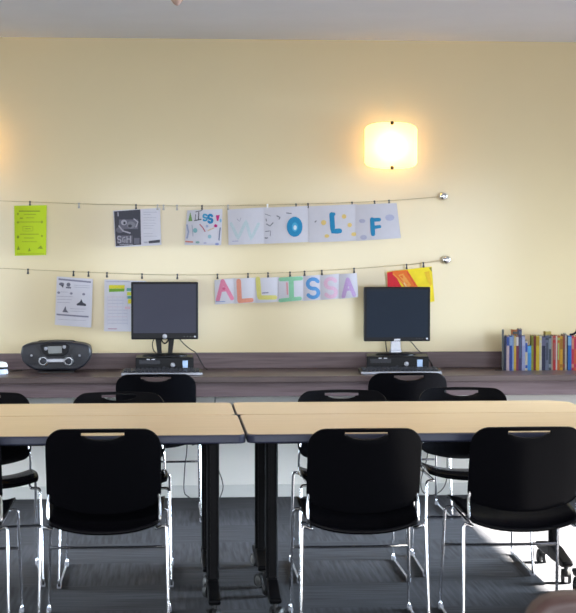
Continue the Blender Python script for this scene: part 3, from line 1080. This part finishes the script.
def monitor(pxl, pxr, pyt, pyb, label, base_z, screen, style, tilt=0.):
    Ym = 9.215
    a, b = at(pxl, pyt, Ym), at(pxr, pyb, Ym)
    cx, w = (a.x + b.x) / 2, (b.x - a.x) / 2
    zt, zb = a.z - base_z, b.z - base_z
    t = thing('monitor', label, 'monitor', (cx, Ym, base_z), 0, 'flat monitors on the computers')
    MB().box((-w, 0, zb), (w, .035, zt)).build('bezel', M['black'], t, bevel=.006, seg=3)
    MB().box((-w * .8, .034, zb + .04), (w * .8, .06, zt - .04)).build('back_shell', M['black'], t, bevel=.012, seg=3)
    bt = .012 if style == 'V' else .014
    bb = .036 if style == 'V' else .022
    MB().box((-w + bt, -.002, zb + bb), (w - bt, .006, zt - bt)).build('screen', screen, t)
    lg = MB()
    if style == 'V':
        lg.lathe([(.0135, -.001), (.0135, .003), (.010, .0045)], (0, 0, zb + .017), 'Y', 20)
    else:
        lg.box((-.017, -.003, zb + .004), (.017, .001, zb + .014))
    lg.build('emblem', M['silver'], t, smooth=style == 'V')
    bu = MB()
    for i in range(4):
        bu.box((w * .56 + i * .017, -.002, zb + .013), (w * .56 + i * .017 + .009, .002, zb + .017))
    bu.build('menu_buttons', M['charcoal'] if style != 'V' else M['greyrim'], t)
    MB().lathe([(.005, -.001), (.005, .0025)], (w * .9, 0, zb + .015), 'Y', 12).build('power_light', M['silver'], t)
    base = MB()
    n = 36
    ax, ay = (.125, .085) if style == 'V' else (.115, .085)
    prof = [(1., 0.), (1., .006), (.93, .012), (.4, .016)]
    vs = [(ax * q * math.cos(2 * PI * i / n), .07 + ay * q * math.sin(2 * PI * i / n), h) for q, h in prof for i in range(n)]
    fs = [(j * n + i, j * n + (i + 1) % n, (j + 1) * n + (i + 1) % n, (j + 1) * n + i) for j in range(3) for i in range(n)] + [tuple(range(n - 1, -1, -1)), tuple(range(3 * n, 4 * n))]
    base.add(vs, fs).build('stand_base', M['black'], t, smooth=True)
    if style == 'V':
        zz = zb + .06
        for sx in (-1, 1):
            MB().prism(round_poly([(sx * .017, .012), (sx * .042, .012), (sx * .060, zz), (sx * .024, zz)], .006, 3), .062, .088).build('stand_arm', M['black'], t, bevel=.003)
        MB().tube(arc3(-.024, .024, zb + .002, .028), .004, 8).build('cable_hook', M['black'], t, smooth=True)
    else:
        MB().prism(round_poly([(-.034, .012), (.034, .012), (.027, .04), (.027, zb + .06), (-.027, zb + .06), (-.027, .04)], .004, 3), .060, .082).build('stand_column', M['silver'], t, bevel=.003)
        MB().box((-.032, .052, .011), (.032, .095, .030)).build('stand_collar', M['silver'], t, bevel=.004)
    return t


def arc3(x0, x1, z, d):
    return [(x0 + (x1 - x0) * i / 10, .058, z - d * math.sin(PI * i / 10)) for i in range(11)]


p1, x1, hh = pc(135.6, 193.6, 'flat black desktop computer carrying the left monitor', 0)
p2, x2, hh = pc(367, 428.5, 'flat black desktop computer carrying the right monitor', 0)
monitor(131, 198.3, 282, 339.3, 'black monitor with grey screen and round emblem on the left computer', CZ + hh, M['screenL'], 'V')
monitor(364.2, 430.3, 287, 341.2, 'black monitor with dark blank screen on a silver stand, on the right computer', CZ + hh, M['screenR'], 'S')
keyboard(121, 202.5, 375, 'black keyboard with silver front strip below the left monitor', 0)
keyboard(361, 442, 374, 'black keyboard with silver front strip below the right monitor', 0)
o = MB().box((-.012, -.004, 0), (.012, .012, .007)).build('sticker_tag', M['whiteplastic'], bevel=.002)
bpy.data.objects.remove(o)


def cord(pts, label, r=.0028, name='power_cord', m=None):
    loc = Vector(pts[0])
    o = MB().tube([Vector(p) - loc for p in smooth_path(pts, 7)], r, 8).build(name, m or M['rubber'], smooth=True, loc=loc)
    return tag(o, label, 'cable')


def P3(px, py, Y):
    return at(px, py, Y)


Zc = CZ + .0032
cord([P3(178, 337, 9.285), P3(184, 344, 9.33), P3(190, 349, 9.39), P3(196, 353, 9.43), P3(200, 360, 9.43), (P3(204, 368, 9.42).x, 9.42, Zc + .01), (P3(207, 369, 9.40).x, 9.36, Zc)], 'black cable curling from behind the left monitor to the counter')
cord([P3(155, 337, 9.285), P3(152.5, 343, 9.33), P3(153.5, 350, 9.38), P3(158, 355, 9.445), P3(160, 359, 9.445), (P3(161, 366, 9.445).x, 9.445, Zc)], 'thin black cable dropping behind the left monitor stand, on its left side')
cord([P3(409, 340, 9.285), P3(413, 344, 9.33), P3(418, 350, 9.38), P3(424, 355, 9.44), P3(430, 361, 9.44), (P3(433, 366, 9.44).x, 9.44, Zc)], 'black cable looping from behind the right monitor to the counter')
cord([P3(385.5, 340, 9.285), P3(386, 346, 9.32), P3(387, 352, 9.40), P3(388.5, 357, 9.445), (P3(389, 365, 9.445).x, 9.445, Zc)], 'short black cable hanging left of the silver monitor stand')
# under the counter
cord([(P3(188, 400, 9.44).x, 9.44, .66), P3(187, 446, 9.44), P3(185, 465, 9.43), P3(184, 490, 9.42), P3(188, 496.5, 9.40), (P3(197, 499, 9.3).x, 9.30, .004)], 'black cord hanging down the wall below the counter at the left computer')
cord([(P3(215, 400, 9.445).x, 9.445, .66), P3(216, 455, 9.445), P3(222, 480, 9.445), P3(223, 488, 9.44), P3(221, 495, 9.43), (P3(219, 502, 9.36).x, 9.36, .004)], 'black cord hanging below the counter behind the table legs by the gap')
cord([(P3(430, 400, 9.44).x, 9.44, .66), P3(428, 450, 9.43), P3(421, 480, 9.40), P3(424, 493, 9.38), P3(436, 494, 9.38), P3(446, 482, 9.40), P3(447, 452, 9.43), (P3(446, 400, 9.44).x, 9.44, .66)], 'black cord hanging in a loop below the counter at the right computer')

# ------------------------------------------------------------------ boombox
YB_ = 9.20


def pxpoly(pts, Y, base):
    return [(at(x, y, Y).x - base.x, at(x, y, Y).z - base.z) for x, y in pts]


pb = at(55.5, 371, YB_)
base = Vector((pb.x, YB_, CZ))
t = thing('boombox', 'dark grey rounded boombox radio standing on the counter at the left', 'radio', base)
body = pxpoly([(20.4, 354), (22, 346), (30, 343.4), (44, 341.8), (56, 341.2), (68, 341.8), (82, 343.6), (89.4, 346), (91.2, 353), (89.5, 360), (84, 366.5), (76, 370.4), (36, 370.6), (28, 367), (22.2, 361)], YB_, base)
body = [(x, max(.004, z)) for x, z in body]
MB().prism(round_poly(body, .012, 3), .0, .17).build('body', M['charcoal'], t, bevel=.012, seg=3, smooth=True)
for i, (px, hl) in enumerate(((31.5, 1), (79.5, 1))):
    q = at(px, 355.5, YB_) - base
    s = MB()
    n = 26
    for rr, d in ((.058, .004),):
        s.lathe([(.054, .0), (.053, .0015), (.046, .0022), (.016, .0012), (.010, .002), (.003, .003)], (q.x, 0, q.z), 'Y', 28)
    sp = s.build('speaker', M['charcoal'], t, smooth=True)
    MB().lathe([(.0065, .003), (.006, .0075), (.002, .009)], (q.x, 0, q.z), 'Y', 14).build('dome', M['silver'], sp, smooth=True)
cdp = pxpoly([(40, 345.4), (45, 343.4), (56, 342.8), (66, 343.4), (70, 345.4), (68, 353), (63, 356.2), (48, 356.2), (42.5, 353)], YB_, base)
MB().prism(round_poly(cdp, .006, 3), -.012, .004).build('top_panel', M['black'], t, bevel=.004, smooth=True)
dsp = pxpoly([(47.6, 346.2), (62, 346), (62, 353), (48.6, 353.4)], YB_, base)
MB().prism(dsp, -.0145, -.010).build('display', mat('dull grey display', s2l(105, 108, 108), .3), t)
for px, py in ((46, 348.5), (64.4, 346.8)):
    q = at(px, py, YB_) - base
    MB().lathe([(.010, .010), (.010, .017), (.006, .019)], (q.x, 0, q.z), 'Y', 14).build('button', M['silver'], t, smooth=True)
bar = pxpoly([(46, 358.8), (66, 358.6), (66, 362.2), (46, 362.4)], YB_, base)
MB().prism(bar, -.014, .004).build('control_bar', M['silver'], t, bevel=.003)
for px in (43.4, 68.6):
    q = at(px, 361, YB_) - base
    kn = MB().lathe([(.028, .0), (.028, .012), (.025, .016), (.021, .012)], (q.x, 0, q.z), 'Y', 26).build('knob_ring', M['steel'], t, smooth=True)
    MB().lathe([(.019, .010), (.018, .022), (.012, .025)], (q.x, 0, q.z), 'Y', 22).build('knob', M['charcoal'], kn, smooth=True)
MB().tube(round_path([(-.11, .10, .14), (-.10, .10, .168), (.10, .10, .168), (.11, .10, .14)], .03), .008, 8).build('handle', M['black'], t, smooth=True)
MB().box((-.10, .02, 0), (.10, .15, .006)).build('base_pad', M['rubber'], t)
cord([(P3(22, 366, 9.38).x, 9.38, Zc), (P3(16, 368, 9.36).x, 9.34, Zc), (P3(11, 369, 9.3).x, 9.30, Zc), (P3(6, 367, 9.34).x, 9.38, Zc), (P3(-6, 367, 9.34).x, 9.42, Zc)], 'pale cord lying on the counter left of the boombox', .003, m=M['greyrim'])

# small gadget, cut by the left picture edge
q = at(0, 372, 9.12)
t = thing('round_gadget', 'small white and black rounded gadget on the counter, cut by the left picture edge', 'gadget', (q.x, 9.12, CZ))
MB().lathe([(.040, 0), (.044, .004), (.044, .020), (.040, .028)], (0, 0, 0), 'Z', 28).build('base', mat('bluish white plastic', (.55, .60, .78), .3), t, smooth=True)
MB().lathe([(.0405, .028), (.046, .031), (.0455, .037), (.041, .041)], (0, 0, 0), 'Z', 28).build('rim', M['black'], t, smooth=True)
MB().lathe([(.0405, .041), (.041, .052), (.034, .064), (.014, .070)], (0, 0, 0), 'Z', 28).build('cap', M['whiteplastic'], t, smooth=True)
MB().lathe([(.012, .068), (.012, .072), (.004, .073)], (0, 0, 0), 'Z', 16).build('button', M['greyrim'], t, smooth=True)

# ------------------------------------------------------------------ books and bookend
BY = 9.20
BG = 'children\'s books standing in a row on the counter'
books = [
    # x0, x1, top y, cover colour, band colour or None, label
    (504.2, 506.4, 336.2, (34, 44, 74), None, 'thin navy book standing against the bookend'),
    (506.5, 509.3, 336, (206, 186, 190), (60, 90, 170), 'pinkish white book with a blue top, beside the thin navy one'),
    (509.4, 512.3, 335.8, (44, 74, 160), (150, 180, 220), 'royal blue book with light blue lettering near the bookend'),
    (512.4, 513.9, 335.6, (150, 178, 214), None, 'very thin pale blue book left of the narrow yellow one'),
    (514.0, 516.2, 336.2, (222, 178, 60), (200, 190, 150), 'narrow golden yellow book among the blue and purple ones'),
    (516.3, 518.6, 336, (128, 50, 84), (226, 222, 226), 'maroon book with a white top on its spine'),
    (518.7, 521.9, 329.4, (74, 62, 104), (88, 108, 140), 'tall purple book standing above its neighbours, slate top'),
    (522.0, 525.2, 336, (164, 172, 212), (190, 196, 226), 'lavender book beside the tall purple one'),
    (525.3, 527.6, 340.8, (226, 214, 190), (52, 96, 190), 'short cream book with blue patches'),
    (527.7, 531.2, 345.8, (70, 150, 222), (96, 180, 236), 'shortest book of the row, bright sky blue'),
    (531.3, 533.6, 336, (150, 154, 46), (120, 120, 30), 'olive green book right of the short sky blue one'),
    (533.7, 536.0, 336, (120, 28, 32), None, 'dark red book between the olive and the yellow one'),
    (536.1, 539.4, 336, (224, 196, 44), (190, 160, 30), 'thick bright yellow book with a plain spine'),
    (539.5, 541.8, 336, (214, 210, 204), (222, 212, 150), 'white book right of the thick yellow one'),
    (541.9, 545.4, 336.2, (34, 38, 72), (110, 110, 140), 'dark navy book with pale lettering, right of the white one'),
    (545.5, 548.8, 335.8, (110, 118, 140), (66, 74, 92), 'slate grey book in the middle of the right half'),
    (548.9, 551.3, 336, (74, 82, 92), (140, 150, 160), 'dark slate book with grey title near the tan one'),
    (551.4, 552.9, 336, (176, 158, 138), None, 'thin tan book left of the red one'),
    (553.0, 555.8, 335.8, (196, 40, 46), (180, 110, 100), 'red book with a pale title, left of a thin white one'),
    (555.9, 557.3, 336, (222, 218, 212), None, 'thin white book right of the red one'),
    (557.4, 559.9, 336, (208, 110, 40), (178, 200, 110), 'orange book with a light green top'),
    (560.0, 562.8, 336.4, (214, 164, 34), (170, 120, 30), 'golden book right of the green topped orange one'),
    (562.9, 565.0, 334.8, (120, 84, 74), (150, 70, 50), 'brown book right of the golden one'),
    (565.1, 566.8, 334, (190, 186, 176), None, 'thin pale grey book between brown and black ones'),
    (566.9, 567.9, 336, (30, 32, 38), None, 'very thin black book left of the bright blue one'),
    (568.0, 571.6, 335.8, (34, 108, 190), (130, 180, 220), 'bright blue book near the right picture edge'),
    (571.7, 574.0, 336, (206, 56, 84), (222, 150, 120), 'crimson pink book right of the bright blue one'),
    (574.1, 577.4, 336.4, (222, 96, 60), (206, 50, 90), 'orange red book cut by the right picture edge'),
]


def book(x0, x1, yt, colr, band, label, Y=BY, depth=None, z0=CZ, name='book'):
    a, b = at(x0, yt, Y), at(x1, yt, Y)
    w, h = (b.x - a.x) - .0006, a.z - z0
    d = depth or random.uniform(.15, .19)
    t = thing(name, label, 'book', ((a.x + b.x) / 2, Y, z0), -.17 if Y == BY else 0, BG)
    ct_, sp = .0015, .002
    cov = MB()
    cov.box((-w / 2, 0, 0), (-w / 2 + ct_, d, h))
    cov.box((w / 2 - ct_, 0, 0), (w / 2, d, h))
    cov.box((-w / 2, -sp, 0), (w / 2, .0008, h))
    dk = lambda c: tuple(int(q * .86) for q in c)
    mats = [ink(*dk(colr))]
    if band:
        mats.append(ink(*dk(band)))
        r = random.choice((0, 1, 2))
        if r == 0:
            cov.box((-w / 2 + .0004, -sp - .0004, h * .72), (w / 2 - .0004, -sp + .0002, h * .97), 1)
        elif r == 1:
            cov.box((-w / 2 + .0004, -sp - .0004, h * .62), (w / 2 - .0004, -sp + .0002, h * .93), 1)
            cov.box((-w / 2 + .0004, -sp - .0004, h * .08), (w / 2 - .0004, -sp + .0002, h * .18), 1)
        else:
            cov.box((-w * .25, -sp - .0004, h * .3), (w * .25, -sp + .0002, h * .8), 1)
            cov.box((-w / 2 + .0004, -sp - .0004, h * .88), (w / 2 - .0004, -sp + .0002, h * .95), 1)
    cov.build('cover', mats, t)
    MB().box((-w / 2 + ct_, .001, .002), (w / 2 - ct_, d - .003, h - .003)).build('pages', M['pagewhite'], t)
    return t


for bk in books:
    book(*bk)
# two taller books standing behind the row
book(512.6, 518.4, 329.6, (206, 120, 66), (96, 104, 110), 'tall orange and grey book showing above the row, behind the yellow and maroon ones', Y=9.40, depth=.05)
book(545.4, 551.2, 331.5, (206, 184, 96), None, 'pale yellow book whose top edge peeks over the slate grey ones', Y=9.40, depth=.05)
q = at(504.0, 371, 9.20)
t = thing('bookend', 'dark grey upright bookend at the left end of the book row', 'bookend', (q.x, 9.20, CZ), -.17)
pl = MB()
hgt = at(502, 329.5, 9.2).z - CZ
pl.box((-.0125, 0, 0), (-.001, .045, hgt))
pl.build('upright_plate', mat('dark greenish grey metal', s2l(62, 66, 66), .4, .2), t, bevel=.003)
MB().box((-.05, .0, 0), (-.0127, .045, .003)).build('base_plate', M['black'], t)
q = at(575, 333, 9.28)
zt = at(576, 336.4, BY).z
o = MB().tube(smooth_path([(-.03, 0, .006), (-.012, 0, .008), (.006, .0, .020), (.014, 0, .040), (.030, 0, .046), (.05, 0, .03)], 6), .006, 10).build('curved_strap', M['black'], smooth=True, loc=(q.x, 9.28, zt))
tag(o, 'black curved strap lying on top of the books at the right picture edge', 'strap')

# ------------------------------------------------------------------ brown chair close to the camera
q = at(529, 613, 3.05)
t = thing('upholstered_chair', 'brown padded chair in the foreground, only its rounded top corner in view', 'chair', (q.x + .225, 3.28, 0))
ztop = at(575, 592, 3.05).z


def cush(w, h, d, r):
    return round_poly([(-w, 0), (w, 0), (w, h), (-w, h)], [.04, .04, r, r], 6)


bk = MB().prism([(x, z + .42) for x, z in cush(.235, ztop - .42, .07, .085)], -.265, -.19).build('backrest', M['leather'], t, bevel=.02, seg=4, smooth=True)
MB().slab(round_poly([(-.23, -.20), (.23, -.20), (.23, .23), (-.23, .23)], .05, 5), .40, .48).build('seat', M['leather'], t, bevel=.02, seg=4, smooth=True)
for sx in (-1, 1):
    for sy in (-1, 1):
        MB().cyl((sx * .19, sy * .19, .405), (sx * .215, sy * .215, 0), .018, .012, 12).build('leg', M['darkmetal'], t, smooth=True)
    MB().box((sx * .15 - .02, -.235, .40), (sx * .15 + .02, -.195, .47)).build('bracket', M['darkmetal'], t)

# ------------------------------------------------------------------ light
def area(name, loc, rot, sx, sy, e, col, spread=PI):
    ld = bpy.data.lights.new(name, 'AREA')
    ld.shape = 'RECTANGLE'
    ld.size, ld.size_y = sx, sy
    ld.energy = e
    ld.color = col
    ld.spread = spread
    lo = bpy.data.objects.new(name, ld)
    C.objects.link(lo)
    lo.location = loc
    lo.rotation_euler = rot
    return lo


for (u0, u1, z0, z1) in WB:
    area('daylight_rear_window', ((u0 + u1) / 2, YB + .18, (z0 + z1) / 2), (PI / 2 - .20, 0, 0), (u1 - u0) - .1, z1 - z0 - .1, 37 * (u1 - u0), (.87, .935, 1.), 1.45)
for (u0, u1, z0, z1), e in zip(WR, (45, 265)):
    area('daylight_side_window', (XR - .02, (u0 + u1) / 2, (z0 + z1) / 2), (PI / 2 - .2, 0, PI / 2), (u1 - u0) - .1, z1 - z0 - .1, e, (.68, .83, 1.), 1.0)
for (u0, u1, z0, z1), e in zip(WL, (30, 130)):
    area('daylight_side_window', (XL + .02, (u0 + u1) / 2, (z0 + z1) / 2), (PI / 2 - .35, 0, -PI / 2), (u1 - u0) - .1, z1 - z0 - .1, e, (.80, .90, 1.), 1.1)
# unseen fill panels added at the ceiling to brighten tabletops and floor
lens = mat('glowing fill panel', (.9, .9, .88), .5, emit=(1., .96, .90), estr=3.)
for i, (x, y) in enumerate(((-1.9, 3.3), (1.1, 3.3), (-1.9, 6.1), (1.1, 6.1))):
    t = thing('added_fill_panel', 'added unseen fill panel at the ceiling over the tables, above the picture', 'added fill light', (x, y, ZC), 0, 'added unseen fill panels')
    MB().box((-.62, -.17, -.05), (.62, .17, -.0005)).build('frame', M['whiteplastic'], t, bevel=.004)
    MB().box((-.60, -.15, -.056), (.60, .15, -.0505)).build('diffuser', lens, t)
    area('added_fill_light', (x, y, ZC - .06), (0, 0, 0), 1.2, .3, 15, (1., .91, .80))
sd = bpy.data.lights.new('sun', 'SUN')
sd.energy = 280
sd.angle = .012
sd.color = (1., .95, .86)
so = bpy.data.objects.new('sun', sd)
C.objects.link(so)
dirv = Vector((-1, -.02, -.655))
so.rotation_euler = dirv.to_track_quat('-Z', 'Y').to_euler()
so.location = (8, 7, 5)

w = bpy.data.worlds.new('world')
SC.world = w
w.use_nodes = True
nt = w.node_tree
sk = nt.nodes.new('ShaderNodeTexSky')
sk.sky_type = 'HOSEK_WILKIE'
sk.sun_direction = (.8, 0, .6)
nt.links.new(sk.outputs[0], nt.nodes['Background'].inputs[0])
nt.nodes['Background'].inputs[1].default_value = .6

SC.view_settings.view_transform = 'Standard'
SC.view_settings.look = 'None'
SC.view_settings.gamma = 1
SC.view_settings.use_curve_mapping = False
SC.view_settings.exposure = -0.58
SC.cycles.max_bounces = 8
SC.cycles.diffuse_bounces = 5
SC.cycles.use_denoising = True
SC.cycles.caustics_reflective = False
SC.cycles.caustics_refractive = False
SC.cycles.sample_clamp_indirect = 6
